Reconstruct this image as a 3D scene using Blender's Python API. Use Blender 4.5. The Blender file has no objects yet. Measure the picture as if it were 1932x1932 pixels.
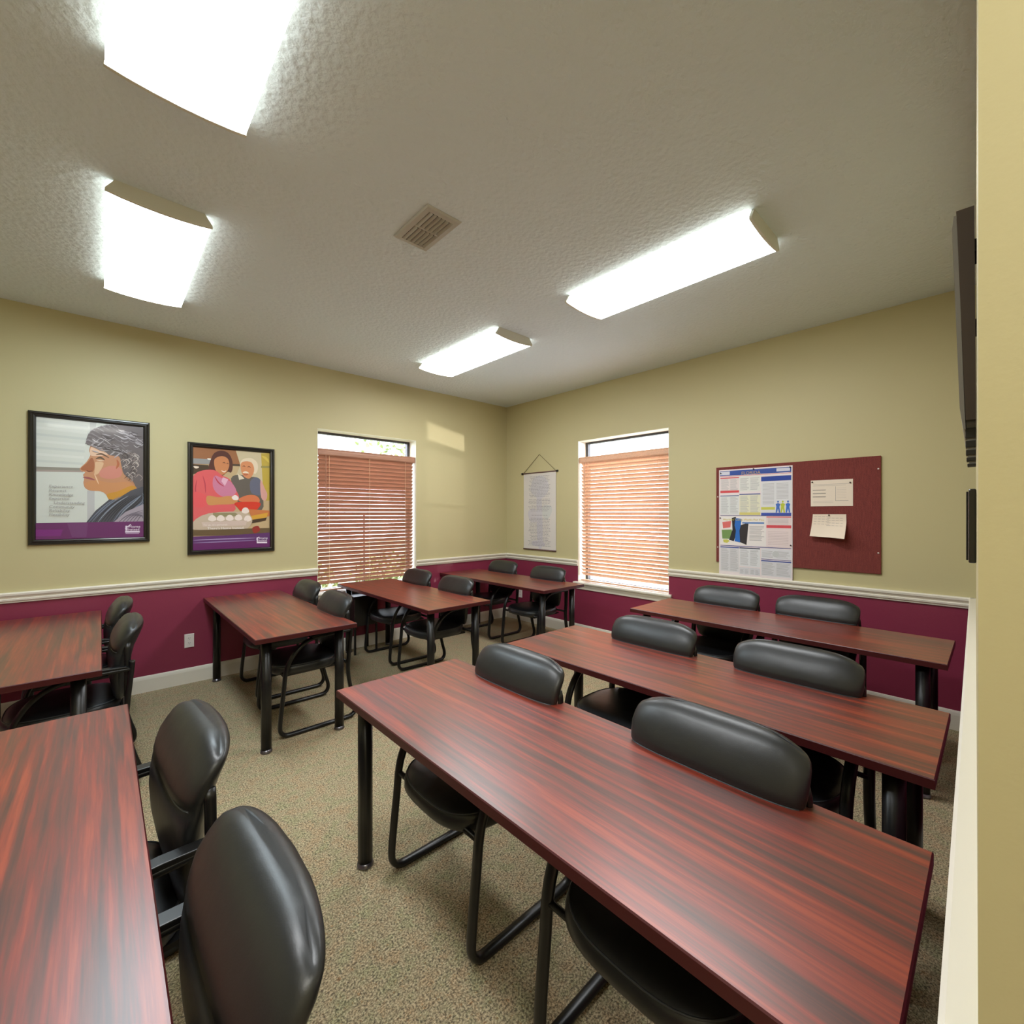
import bpy, bmesh, math, random
from mathutils import Vector, Matrix
from mathutils.geometry import tessellate_polygon
random.seed(7)
C = bpy.context.scene.collection
SC = bpy.context.scene
PI = math.pi

# ------------------------------------------------------------------ camera
CAM_H = 1.5
cd = bpy.data.cameras.new('camera'); cam = bpy.data.objects.new('camera', cd); C.objects.link(cam)
cam.location = (0, 0, CAM_H)
cam.rotation_euler = (math.radians(90), 0, math.radians(-42.66))
cd.sensor_width = 36; cd.lens = 842/1932*36; cd.shift_y = 3/1932; cd.clip_start = 0.02
SC.camera = cam
# ------------------------------------------------------------------ world, daylight, exposure
w = bpy.data.worlds.new('daylight'); SC.world = w; w.use_nodes = True
bgn = w.node_tree.nodes['Background']
bgn.inputs[0].default_value = (0.88, 0.95, 1.08, 1); bgn.inputs[1].default_value = 5.8
vs = SC.view_settings
vs.view_transform = 'Standard'; vs.look = 'None'; vs.gamma = 1; vs.exposure = 0.80
vs.use_curve_mapping = False
LENS_STRENGTH = 13.0
# low daylight glancing off the parking lot through the right-hand window
ld = bpy.data.lights.new('glint', 'SPOT'); lo = bpy.data.objects.new('glint', ld); C.objects.link(lo)
ld.energy = 3000; ld.color = (1.0, .93, .85); ld.shadow_soft_size = 0.14
ld.spot_size = math.radians(14); ld.spot_blend = 0.3
_gd = Vector((-.60, 1, .082)); _gt = Vector((4.4, 2.9, 2.0))
lo.location = _gt - _gd * 11.0
lo.rotation_euler = (_gt - lo.location).to_track_quat('-Z', 'Y').to_euler()
# unseen fill light added in the hallway behind the doorway the camera stands in
hd = bpy.data.lights.new('hall_fill', 'AREA'); ho = bpy.data.objects.new('hall_fill', hd); C.objects.link(ho)
hd.shape = 'RECTANGLE'; hd.size = 1.2; hd.size_y = .4; hd.energy = 20; hd.color = (1, .97, .88)
ho.location = (-.3, -.75, 2.95)

# ------------------------------------------------------------------ helpers
def lin(c):
    return tuple(((v/255)/12.92 if v/255 <= .04045 else ((v/255+.055)/1.055)**2.4) for v in c)
def mat(name, rgb, rough=.5, metal=0, coat=0, spec=.5, coat_rough=.1):
    m = bpy.data.materials.new(name); m.use_nodes = True
    b = m.node_tree.nodes['Principled BSDF']
    b.inputs['Base Color'].default_value = (*lin(rgb), 1)
    b.inputs['Roughness'].default_value = rough; b.inputs['Metallic'].default_value = metal
    b.inputs['Coat Weight'].default_value = coat; b.inputs['Coat Roughness'].default_value = coat_rough
    b.inputs['Specular IOR Level'].default_value = spec
    return m
def N(m, t, **kw):
    n = m.node_tree.nodes.new(t)
    for k, v in kw.items(): setattr(n, k, v)
    return n
def L(m, a, b): m.node_tree.links.new(a, b)
def bsdf(m): return m.node_tree.nodes['Principled BSDF']
def tex(m, scale=(1, 1, 1), rand=False):
    tc = N(m, 'ShaderNodeTexCoord'); mp = N(m, 'ShaderNodeMapping')
    mp.inputs['Scale'].default_value = scale
    L(m, tc.outputs['Object'], mp.inputs['Vector'])
    if rand:
        oi = N(m, 'ShaderNodeObjectInfo'); cm = N(m, 'ShaderNodeCombineXYZ')
        mu = N(m, 'ShaderNodeMath', operation='MULTIPLY'); mu.inputs[1].default_value = 37
        L(m, oi.outputs['Random'], mu.inputs[0])
        for i in range(3): L(m, mu.outputs[0], cm.inputs[i])
        L(m, cm.outputs[0], mp.inputs['Location'])
    return mp.outputs[0]
def noise(m, vec, scale, detail=4, rough=.5):
    n = N(m, 'ShaderNodeTexNoise'); n.inputs['Scale'].default_value = scale
    n.inputs['Detail'].default_value = detail; n.inputs['Roughness'].default_value = rough
    L(m, vec, n.inputs['Vector']); return n.outputs['Fac']
def ramp(m, fac, stops, interp='LINEAR'):
    r = N(m, 'ShaderNodeValToRGB'); cr = r.color_ramp; cr.interpolation = interp
    while len(cr.elements) > 1: cr.elements.remove(cr.elements[-1])
    cr.elements[0].position = stops[0][0]; cr.elements[0].color = (*lin(stops[0][1]), 1)
    for p, c in stops[1:]:
        e = cr.elements.new(p); e.color = (*lin(c), 1)
    L(m, fac, r.inputs[0]); return r.outputs['Color']
def bump(m, h, strength, dist, prev=None):
    b = N(m, 'ShaderNodeBump'); b.inputs['Strength'].default_value = strength
    b.inputs['Distance'].default_value = dist; L(m, h, b.inputs['Height'])
    if prev is not None: L(m, prev, b.inputs['Normal'])
    L(m, b.outputs[0], bsdf(m).inputs['Normal']); return b.outputs[0]

class MB:
    def __init__(s): s.v = []; s.f = []; s.m = []; s.c = []; s.sm = []
    def add(s, vs_, fs, mi=0, col=None, smooth=False):
        o = len(s.v); s.v += [tuple(p) for p in vs_]
        for f in fs: s.f.append(tuple(i+o for i in f)); s.m.append(mi); s.c.append(col); s.sm.append(smooth)
        return s
    def box(s, a, b, mi=0, col=None):
        (x0, y0, z0), (x1, y1, z1) = a, b
        v = [(x0,y0,z0),(x1,y0,z0),(x1,y1,z0),(x0,y1,z0),(x0,y0,z1),(x1,y0,z1),(x1,y1,z1),(x0,y1,z1)]
        return s.add(v, [(0,3,2,1),(4,5,6,7),(0,1,5,4),(1,2,6,5),(2,3,7,6),(3,0,4,7)], mi, col)
    def prism(s, prof, P, mi=0, smooth=False):
        """prof: list of 2D points; P: function (a, b, t) -> 3D, t in 0/1"""
        n = len(prof)
        v = [P(a, b, 0) for a, b in prof] + [P(a, b, 1) for a, b in prof]
        s.add(v, [(i, (i+1) % n, (i+1) % n+n, i+n) for i in range(n)], mi, None, smooth)
        tri = tessellate_polygon([[Vector((a, b, 0)) for a, b in prof]])
        s.add(v, [tuple(t) for t in tri] + [tuple(i+n for i in reversed(t)) for t in tri], mi)
        return s
    def tube(s, path, r, seg=10, r2=None, up=None, mi=0, closed=False):
        path = [Vector(p) for p in path]; n = len(path); rings = []
        r2 = r2 or r; pn = None
        for i, p in enumerate(path):
            if closed: t = path[(i+1) % n]-path[i-1]
            else: t = path[min(i+1, n-1)]-path[max(i-1, 0)]
            t.normalize()
            if up is not None: a = Vector(up)
            elif pn is not None: a = pn
            else: a = Vector((0, 0, 1)) if abs(t.z) < .9 else Vector((1, 0, 0))
            a = (a - t*a.dot(t)).normalized(); pn = a; b = t.cross(a)
            rings.append([p + a*(r*math.cos(2*PI*k/seg)) + b*(r2*math.sin(2*PI*k/seg)) for k in range(seg)])
        v = [q for rg in rings for q in rg]; f = []
        m_ = n if closed else n-1
        for i in range(m_):
            for k in range(seg):
                j = (i+1) % n
                f.append((i*seg+k, i*seg+(k+1) % seg, j*seg+(k+1) % seg, j*seg+k))
        s.add(v, f, mi, None, True)
        if not closed:
            s.add(rings[0], [tuple(reversed(range(seg)))], mi); s.add(rings[-1], [tuple(range(seg))], mi)
        return s
    def cyl(s, c, r, z0, z1, seg=20, mi=0):
        return s.lathe(c, [(0, z0), (r, z0), (r, z1), (0, z1)], seg, mi, False)
    def lathe(s, c, prof, seg=20, mi=0, smooth=True):
        v = []; f = []
        for r, z in prof:
            for k in range(seg): v.append((c[0]+r*math.cos(2*PI*k/seg), c[1]+r*math.sin(2*PI*k/seg), z))
        for i in range(len(prof)-1):
            for k in range(seg): f.append((i*seg+k, i*seg+(k+1) % seg, (i+1)*seg+(k+1) % seg, (i+1)*seg+k))
        return s.add(v, f, mi, None, True)
    def loft(s, rings, mi=0, cap=True):
        n = len(rings[0]); v = [p for r in rings for p in r]; f = []
        for i in range(len(rings)-1):
            for k in range(n): f.append((i*n+k, i*n+(k+1) % n, (i+1)*n+(k+1) % n, (i+1)*n+k))
        s.add(v, f, mi, None, True)
        if cap: s.add(rings[0], [tuple(reversed(range(n)))], mi, None, True); s.add(rings[-1], [tuple(range(n))], mi, None, True)
        return s
    def build(s, name, m, parent=None, bevel=0, sub=0, weld=True, auto=False):
        me = bpy.data.meshes.new(name); me.from_pydata(s.v, [], s.f)
        ms = m if isinstance(m, (list, tuple)) else [m]
        for x in ms: me.materials.append(x)
        for i, p in enumerate(me.polygons): p.material_index = s.m[i]; p.use_smooth = s.sm[i]
        if any(c is not None for c in s.c):
            ca = me.color_attributes.new('print', 'FLOAT_COLOR', 'CORNER')
            for i, p in enumerate(me.polygons):
                col = (*lin(s.c[i] or (255, 255, 255)), 1)
                for li in p.loop_indices: ca.data[li].color = col
        if weld:
            bm = bmesh.new(); bm.from_mesh(me)
            bmesh.ops.remove_doubles(bm, verts=bm.verts, dist=1e-5)
            bmesh.ops.recalc_face_normals(bm, faces=bm.faces)
            bm.to_mesh(me); bm.free()
        me.update()
        o = bpy.data.objects.new(name, me); C.objects.link(o)
        if parent is not None: o.parent = parent
        if bevel:
            b = o.modifiers.new('bevel', 'BEVEL'); b.width = bevel; b.segments = 2; b.limit_method = 'ANGLE'; b.angle_limit = math.radians(40)
        if sub:
            b = o.modifiers.new('sub', 'SUBSURF'); b.levels = sub; b.render_levels = sub
        return o
def tag(o, label, cat, group=None, kind=None):
    if label: o['label'] = label
    if cat: o['category'] = cat
    if group: o['group'] = group
    if kind: o['kind'] = kind
    return o
def struct(o): o['kind'] = 'structure'; return o
def thing(name, label, cat, loc=(0, 0, 0), rz=0, group=None):
    o = bpy.data.objects.new(name, None); C.objects.link(o); o.location = loc; o.rotation_euler = (0, 0, rz)
    o.empty_display_size = .1
    return tag(o, label, cat, group)
def dup(o, loc, rz, label, parent=None):
    def cp(a, par):
        c = a.copy(); C.objects.link(c)
        if par is not None: c.parent = par
        for ch in list(a.children): cp(ch, c)
        return c
    r = cp(o, None); r.location = loc; r.rotation_euler = (0, 0, rz); r['label'] = label
    return r
def spline(pts, n=6, closed=False):
    P = [Vector(p) for p in pts]; out = []; m = len(P)
    for i in range(m if closed else m-1):
        if closed: a, b, c, d = P[i-1], P[i], P[(i+1) % m], P[(i+2) % m]
        else: a, b, c, d = P[max(i-1, 0)], P[i], P[i+1], P[min(i+2, m-1)]
        for k in range(n):
            t = k/n
            out.append(.5*((2*b)+(c-a)*t+(2*a-5*b+4*c-d)*t*t+(-a+3*b-3*c+d)*t*t*t))
    if not closed: out.append(P[-1])
    return out

# ------------------------------------------------------------------ materials
TAN = (195, 185, 141); MAROON = (134, 46, 72)
m_wall = mat('wall_paint', TAN, .55)
_tc = N(m_wall, 'ShaderNodeNewGeometry'); _sx = N(m_wall, 'ShaderNodeSeparateXYZ'); L(m_wall, _tc.outputs['Position'], _sx.inputs[0])
_v = tex(m_wall)
_a = noise(m_wall, _v, 160, 3)
bump(m_wall, _a, .05, .003)
m_maroon = mat('maroon_paint', MAROON, .42)
bump(m_maroon, noise(m_maroon, tex(m_maroon), 160, 3), .12, .004)
m_ceil = mat('ceiling_texture', (224, 236, 243), .8)
_v = tex(m_ceil)
_n1 = noise(m_ceil, _v, 34, 4, .55)
_n2 = N(m_ceil, 'ShaderNodeTexVoronoi', feature='SMOOTH_F1'); _n2.inputs['Scale'].default_value = 42; L(m_ceil, _v, _n2.inputs['Vector'])
_mx = N(m_ceil, 'ShaderNodeMath', operation='MULTIPLY_ADD'); L(m_ceil, _n2.outputs['Distance'], _mx.inputs[0]); _mx.inputs[1].default_value = .6; L(m_ceil, _n1, _mx.inputs[2])
bump(m_ceil, _mx.outputs[0], .55, .012)
m_carpet = mat('carpet', (110, 95, 65), 1.0, spec=.1)
_v = tex(m_carpet)
_n = noise(m_carpet, _v, 150, 4, .75)
_c1 = ramp(m_carpet, _n, [(.30, (80, 78, 80)), (.42, (126, 117, 98)), (.50, (176, 164, 134)), (.58, (212, 200, 168)), (.70, (236, 224, 192))])
_nb = noise(m_carpet, _v, 70, 3, .6)
_c2 = ramp(m_carpet, _nb, [(.34, (120, 124, 132)), (.44, (255, 255, 255)), (.60, (255, 255, 255)), (.68, (224, 176, 136))])
_mm = N(m_carpet, 'ShaderNodeMix', data_type='RGBA', blend_type='MULTIPLY'); _mm.inputs['Factor'].default_value = .6
L(m_carpet, _c1, _mm.inputs[6]); L(m_carpet, _c2, _mm.inputs[7])
_c3 = ramp(m_carpet, noise(m_carpet, _v, 14, 3, .6), [(.36, (230, 234, 220)), (.5, (244, 238, 232)), (.64, (246, 230, 220))])
_m3 = N(m_carpet, 'ShaderNodeMix', data_type='RGBA', blend_type='MULTIPLY'); _m3.inputs['Factor'].default_value = 1
L(m_carpet, _mm.outputs[2], _m3.inputs[6]); L(m_carpet, _c3, _m3.inputs[7])
L(m_carpet, _m3.outputs[2], bsdf(m_carpet).inputs['Base Color'])
bump(m_carpet, _n, .7, .006)
m_white = mat('trim_white', (232, 226, 212), .4)
m_reveal = mat('reveal_white', (226, 220, 202), .5)
m_wood = mat('mahogany_laminate', (120, 50, 40), .38, coat=.7, coat_rough=.3)
_v = tex(m_wood, (24, .9, 24), True)
_n = noise(m_wood, _v, 1.6, 5, .62)
_v2 = tex(m_wood, (90, 3, 90), True)
_nf = noise(m_wood, _v2, 1.5, 4, .6)
_mw = N(m_wood, 'ShaderNodeMath', operation='MULTIPLY_ADD'); L(m_wood, _nf, _mw.inputs[0]); _mw.inputs[1].default_value = .35; L(m_wood, _n, _mw.inputs[2])
_col = ramp(m_wood, _mw.outputs[0], [(.50, (72, 42, 38)), (.62, (98, 48, 38)), (.72, (124, 46, 34)), (.84, (152, 62, 38))])
L(m_wood, _col, bsdf(m_wood).inputs['Base Color'])
m_edge = mat('table_edge', (72, 22, 24), .4)
m_black = mat('black_powder_coat', (18, 18, 19), .35, spec=.5)
m_legring = mat('steel_ring', (120, 118, 124), .3, metal=.9)
m_leather = mat('black_leather', (30, 32, 34), .40, coat=.15, coat_rough=.3, spec=.55)
_n = N(m_leather, 'ShaderNodeTexVoronoi'); _n.inputs['Scale'].default_value = 320; L(m_leather, tex(m_leather), _n.inputs['Vector'])
_b1 = bump(m_leather, _n.outputs['Distance'], .08, .001)
bump(m_leather, noise(m_leather, tex(m_leather), 9, 3), .22, .012, _b1)
m_stitch = mat('piping', (62, 66, 72), .4)
m_steel = mat('fixture_white', (222, 222, 212), .5)
m_lens = mat('lamp_lens', (255, 255, 250), .4)
bsdf(m_lens).inputs['Emission Color'].default_value = (.97, 1.0, 1.02, 1); bsdf(m_lens).inputs['Emission Strength'].default_value = LENS_STRENGTH
m_lens2 = mat('lamp_lens_cool', (250, 255, 255), .4)
bsdf(m_lens2).inputs['Emission Color'].default_value = (.86, 1.0, 1.08, 1); bsdf(m_lens2).inputs['Emission Strength'].default_value = LENS_STRENGTH
m_lens_side = mat('lamp_lens_side', (240, 240, 230), .4)
bsdf(m_lens_side).inputs['Emission Color'].default_value = (1, .98, .88, 1); bsdf(m_lens_side).inputs['Emission Strength'].default_value = 1.2
m_alu = mat('bronze_aluminium', (70, 70, 72), .45, metal=.3)
m_glass = bpy.data.materials.new('window_glass'); m_glass.use_nodes = True
_nt = m_glass.node_tree; _nt.nodes.clear()
_o = _nt.nodes.new('ShaderNodeOutputMaterial'); _mixs = _nt.nodes.new('ShaderNodeMixShader'); _t = _nt.nodes.new('ShaderNodeBsdfTransparent'); _g = _nt.nodes.new('ShaderNodeBsdfGlossy')
_g.inputs['Roughness'].default_value = .02; _mixs.inputs[0].default_value = .06
_nt.links.new(_t.outputs[0], _mixs.inputs[1]); _nt.links.new(_g.outputs[0], _mixs.inputs[2]); _nt.links.new(_mixs.outputs[0], _o.inputs[0])
def slat_mat(name, rgb, trans):
    m = mat(name, rgb, .38)
    n = noise(m, tex(m, (2, 30, 30)), 3, 4)
    c = ramp(m, n, [(.3, tuple(int(v*.88) for v in rgb)), (.7, rgb)])
    L(m, c, bsdf(m).inputs['Base Color'])
    t = N(m, 'ShaderNodeBsdfTranslucent'); t.inputs[0].default_value = (*lin(rgb), 1)
    mx = N(m, 'ShaderNodeMixShader'); mx.inputs[0].default_value = trans
    out = [x for x in m.node_tree.nodes if x.type == 'OUTPUT_MATERIAL'][0]
    L(m, bsdf(m).outputs[0], mx.inputs[1]); L(m, t.outputs[0], mx.inputs[2]); L(m, mx.outputs[0], out.inputs[0])
    return m
m_slat = slat_mat('wood_slat', (192, 142, 116), .10)
m_slat_lit = slat_mat('daylit_wood_slat', (236, 198, 168), .22)  # slat wood with the daylight on this blind put into its lighter colour
m_cord = mat('blind_cord', (228, 196, 160), .6)
m_frame = mat('black_picture_frame', (26, 23, 18), .28, coat=.3)
m_print = mat('printed_poster', (255, 255, 255), .3, coat=.35, coat_rough=.06)
_at = N(m_print, 'ShaderNodeVertexColor', layer_name='print'); L(m_print, _at.outputs[0], bsdf(m_print).inputs['Base Color'])
m_paper = mat('printed_paper', (255, 255, 255), .6)
_at = N(m_paper, 'ShaderNodeVertexColor', layer_name='print'); L(m_paper, _at.outputs[0], bsdf(m_paper).inputs['Base Color'])
m_board = mat('burgundy_fabric_board', (118, 46, 42), .85)
_v = tex(m_board, (1, 1, 1)); _n = noise(m_board, _v, 260, 3, .7); _n2 = noise(m_board, tex(m_board, (1, 160, 8)), 1.5, 3)
_ad = N(m_board, 'ShaderNodeMath', operation='MULTIPLY_ADD'); L(m_board, _n2, _ad.inputs[0]); _ad.inputs[1].default_value = .5; L(m_board, _n, _ad.inputs[2])
L(m_board, ramp(m_board, _ad.outputs[0], [(.55, (92, 34, 32)), (.95, (138, 62, 54))]), bsdf(m_board).inputs['Base Color'])
bump(m_board, _n, .4, .003)
m_plate = mat('outlet_plastic', (236, 226, 222), .35)
m_slot = mat('outlet_slot', (120, 100, 100), .6)
m_dark = mat('dark_plastic', (30, 26, 22), .45)
m_brown = mat('tv_casing', (58, 44, 32), .5)
m_bezel = mat('tv_bezel', (120, 116, 110), .3)
m_screen = mat('tv_screen', (8, 8, 10), .12)
m_grass = mat('grass', (70, 92, 40), .9)
L(m_grass, ramp(m_grass, noise(m_grass, tex(m_grass), 3, 5), [(.3, (104, 110, 84)), (.7, (140, 146, 116))]), bsdf(m_grass).inputs['Base Color'])
m_leaf = mat('leaf', (128, 142, 84), .7)
m_bark = mat('bark', (90, 74, 58), .9)

# ------------------------------------------------------------------ room shell
X0, UW, VW, HC = -1.6, 4.36, 4.85, 3.05       # wall_back x, wall_right x, wall_left y, ceiling height
VH = -1.5                                      # far wall of the hallway behind the doorway
SPLIT = .86
struct(MB().box((X0-.1, VH-.1, -.12), (UW+.25, VW+.25, 0)).build('floor', m_carpet))
struct(MB().box((X0-.1, VH-.1, HC), (UW+.25, VW+.25, HC+.12)).build('ceiling', m_ceil))
WD = .22                                       # thickness of the outside walls
W1 = (1.68, 2.86, .64, 2.40); W2 = (2.315, 3.52, .64, 2.40)
def wall_with_hole(name, P, a0, a1, W):
    """P(a, d, z): a along the wall, d depth outwards"""
    b = MB(); w0, w1, z0, z1 = W
    def seg(s0, s1, h0, h1, mi):
        v = [P(s0, 0, h0), P(s1, 0, h0), P(s1, WD, h0), P(s0, WD, h0), P(s0, 0, h1), P(s1, 0, h1), P(s1, WD, h1), P(s0, WD, h1)]
        b.add(v, [(0,3,2,1),(4,5,6,7),(0,1,5,4),(1,2,6,5),(2,3,7,6),(3,0,4,7)], mi)
    seg(a0, w0, 0, SPLIT, 1); seg(a0, w0, SPLIT, HC, 0)
    seg(w1, a1, 0, SPLIT, 1); seg(w1, a1, SPLIT, HC, 0)
    seg(w0, w1, 0, z0, 1); seg(w0, w1, z1, HC, 0)
    return struct(b.build(name, [m_wall, m_maroon], weld=False))
wall_with_hole('wall_left', lambda a, d, z: (a, VW+d, z), X0-.1, UW, W1)
wall_with_hole('wall_right', lambda a, d, z: (UW+d, a, z), -.12, VW+WD, W2)
b = MB(); b.box((X0-.1, VH, 0), (X0, VW, SPLIT), 1).box((X0-.1, VH, SPLIT), (X0, VW, HC), 0)
struct(b.build('wall_back', [m_wall, m_maroon], weld=False))
struct(MB().box((X0, VH-.1, 0), (UW+WD, VH, HC)).build('wall_hall', m_wall))
# front wall: runs from its free end beside the camera to the right wall, a touch out of square
FA = Vector((.66, .0125)); FB = Vector((UW+.02, .094))
fd = (FB-FA).normalized(); fn = Vector((-fd.y, fd.x))      # fn points into the room (+y)
def FP(a, d, z): p = FA + fd*a + fn*d; return (p.x, p.y, z)
FL = (FB-FA).length
b = MB()
for z0, z1, mi in ((0, SPLIT, 1), (SPLIT, HC, 0)):
    v = [FP(0, 0, z0), FP(FL, 0, z0), FP(FL, -.13, z0), FP(0, -.13, z0), FP(0, 0, z1), FP(FL, 0, z1), FP(FL, -.13, z1), FP(0, -.13, z1)]
    b.add(v, [(0,3,2,1),(4,5,6,7),(0,1,5,4),(1,2,6,5),(2,3,7,6)], mi); b.add(v, [(3,0,4,7)], 0)
struct(b.build('wall_front', [m_wall, m_maroon], weld=False))
b = MB(); b.box((X0, -.13, 0), (-.6, 0, SPLIT), 1).box((X0, -.13, SPLIT), (-.6, 0, HC), 0)
struct(b.build('wall_front_stub', [m_wall, m_maroon], weld=False))

# chair rail and baseboards
RAIL = [(0, .852), (.012, .852), (.014, .862), (.022, .868), (.024, .880), (.014, .886), (.014, .893), (.022, .898), (.030, .906), (.032, .920), (.026, .927), (0, .927)]
BASE = [(0, 0), (.014, 0), (.014, .105), (.011, .122), (.007, .133), (0, .135)]
def run(name, prof, P, s0, s1, m=m_white):
    return struct(MB().prism(prof, lambda d, z, t: P(s1 if t else s0, d, z)).build(name, m))
PL = lambda a, d, z: (a, VW-d, z); PR = lambda a, d, z: (UW-d, a, z)
run('trim_1', RAIL, PL, X0, W1[0]); run('trim_2', RAIL, PL, W1[1], UW)
run('trim_3', RAIL, PR, W2[1], VW); run('trim_4', RAIL, PR, .10, W2[0])
run('trim_5', RAIL, FP, 0, FL-.03)
# the rail turns round the free end of the front wall
run('trim_6', RAIL, lambda a, d, z: FP(-d, a, z), -.13, .0)
run('baseboard_left', BASE, PL, X0, UW); run('baseboard_right', BASE, PR, .10, VW)
run('baseboard_front', BASE, FP, 0, FL-.02)
run('baseboard_back', BASE, lambda a, d, z: (X0+d, a, z), 0, VW)

# ------------------------------------------------------------------ windows
def window(n, P, W, blind_label, wand_at, m_slat):
    w0, w1, z0, z1 = W; D = .15
    def bx(b, a0, a1, d0, d1, h0, h1, mi=0):
        v = [P(a0, d0, h0), P(a1, d0, h0), P(a1, d1, h0), P(a0, d1, h0), P(a0, d0, h1), P(a1, d0, h1), P(a1, d1, h1), P(a0, d1, h1)]
        return b.add(v, [(0,3,2,1),(4,5,6,7),(0,1,5,4),(1,2,6,5),(2,3,7,6),(3,0,4,7)], mi)
    b = MB()       # painted return boards lining the opening
    bx(b, w0, w0+.004, -.001, WD, z0, z1); bx(b, w1-.004, w1, -.001, WD, z0, z1); bx(b, w0, w1, -.001, WD, z1-.004, z1)
    root = struct(b.build('window_%d' % n, m_reveal, weld=False))
    b = MB(); fw = .038
    bx(b, w0, w0+fw, D, D+.05, z0, z1); bx(b, w1-fw, w1, D, D+.05, z0, z1)
    bx(b, w0+fw, w1-fw, D, D+.05, z1-fw*.75, z1); bx(b, w0+fw, w1-fw, D, D+.05, z0, z0+fw)
    bx(b, w0+fw, w1-fw, D+.012, D+.036, 1.50, 1.515)
    if n == 1: bx(b, (w0+w1)/2-.007, (w0+w1)/2+.007, D+.012, D+.036, z0+fw, 1.5)
    b.build('window_frame', m_alu, root, weld=False)
    b = MB(); bx(b, w0+fw, w1-fw, D+.022, D+.026, z0+fw, z1-fw*.75); b.build('window_pane', m_glass, root, weld=False)
    b = MB()
    prof = [(-.045, z0-.004), (-.048, z0+.008), (-.045, z0+.018), (D, z0+.018), (D, z0-.004)]
    b.prism(prof, lambda d, z, t: P(w1+.045 if t else w0-.045, d, z) if d < 0 else P((w1 if t else w0), d, z))
    prof = [(0, z0-.07), (-.012, z0-.07), (-.016, z0-.05), (-.026, z0-.03), (-.03, z0-.004), (0, z0-.004)]
    b.prism(prof, lambda d, z, t: P(w1+.03 if t else w0-.03, d, z))
    b.build('window_sill', m_white, root, weld=False)
    # blind
    c = P((w0+w1)/2, .05, z0+.02)
    bl = thing('window_blind', blind_label, 'blind', c, 0, 'wooden blinds in the windows')
    def Q(a, d, z): p = P(a, d, z); return (p[0]-c[0], p[1]-c[1], p[2]-c[2])
    g0, g1 = w0+.018, w1-.018
    def qb(b, a0, a1, d0, d1, h0, h1):
        v = [Q(a0, d0, h0), Q(a1, d0, h0), Q(a1, d1, h0), Q(a0, d1, h0), Q(a0, d0, h1), Q(a1, d0, h1), Q(a1, d1, h1), Q(a0, d1, h1)]
        return b.add(v, [(0,3,2,1),(4,5,6,7),(0,1,5,4),(1,2,6,5),(2,3,7,6),(3,0,4,7)])
    b = MB(); prof = [(.022, 2.125), (.016, 2.135), (.016, 2.165), (.021, 2.178), (.018, 2.19), (.024, 2.197), (.075, 2.197), (.075, 2.125)]
    b.prism(prof, lambda d, z, t: Q(g1+.012 if t else g0-.012, d, z)); b.build('headrail', m_slat, bl, weld=False)
    b = MB(); th = math.radians(51 if n == 1 else 47); sp = .0435; k = 0; z = 2.105
    zs = []
    while z > z0+.075: zs.append(z); z -= sp
    rg = random.Random(n)
    for z in zs:
        t2 = th + math.radians(rg.uniform(-1.2, 1.2)); dz = math.sin(t2)*.025; dd = math.cos(t2)*.025
        e0, e1 = g0+.004, g1-.004
        pr = [(.052-dd, z+dz), (.052, z+.0015), (.052+dd, z-dz), (.052+dd+.0018, z-dz+.0022), (.052+.0018, z+.0045), (.052-dd+.0018, z+dz+.0026)]
        b.prism(pr, lambda d, zz, t: Q(e1 if t else e0, d, zz))
    b.build('slats', m_slat, bl, weld=False)
    b = MB(); qb(b, g0+.004, g1-.004, .03, .075, z0+.026, z0+.046); b.build('bottom_rail', m_slat, bl, weld=False, bevel=.003)
    for f in (.10, .5, .90):
        a = g0+(g1-g0)*f; b = MB()
        for dd in (.024, .080): b.tube([Q(a, dd, z0+.04), Q(a, dd, 2.13)], .0016, 6)
        for z in zs[::1]: b.tube([Q(a, .024, z+.012), Q(a, .080, z-.012)], .001, 4)
        b.build('ladder_cord', m_cord, bl, weld=False)
    a = g0+.075 if wand_at < 0 else g1-.075
    b = MB(); b.tube([Q(a, .012, 1.36), Q(a, .010, 1.9), Q(a, .014, 2.13)], .0045, 8); b.build('tilt_wand', m_slat, bl, weld=False)
    return bl
window(1, lambda a, d, z: (a, VW+d, z), W1, 'darker brown wooden slat blind in the window between kitchen poster and room corner', -1, m_slat)
window(2, lambda a, d, z: (UW+d, a, z), W2, 'lowered wooden slat blind, coloured as daylit, in the window beside the burgundy board', 1, m_slat_lit)

# ------------------------------------------------------------------ ceiling lights and vent
def fixture(x, y, label, lens, first=None):
    t = thing('ceiling_light', label, 'ceiling light', (x, y, HC), 0, 'fluorescent ceiling lights')
    hw, hl = .205, .60
    sec = [(-.15, -.006), (-.204, -.046), (-.205, -.058), (-.15, -.066), (-.075, -.072), (0, -.074), (.075, -.072), (.15, -.066), (.205, -.058), (.204, -.046), (.15, -.006)]
    MB().prism(sec, lambda a, z, tt: (a, hl if tt else -hl, z)).build('lens', [lens, m_lens_side], t)
    for p in C.objects[-1].data.polygons:
        if abs(p.normal.x) > .5 or p.normal.z > .3: p.material_index = 1
    for s in (-1, 1):
        cap = [(-.175, 0)] + [(a*1.02, z-.003) for a, z in sec[1:-1]] + [(.175, 0)]
        MB().prism(cap, lambda a, z, tt: (a, s*(hl+.001+(.016 if tt else 0)), z)).build('end_cap', m_steel, t, bevel=.002)
    MB().box((-.11, -hl, -.006), (.11, hl, 0)).build('mounting_pan', m_steel, t)
    return t
fixture(.215, 1.40, 'white wraparound ceiling light cut off by the top edge of the photo', m_lens)
fixture(.222, 3.39, 'cool white wraparound ceiling light in front of the wall with the framed posters', m_lens2)
fixture(2.62, 1.45, 'long warm white wraparound ceiling light nearest the burgundy board wall', m_lens)
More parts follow.
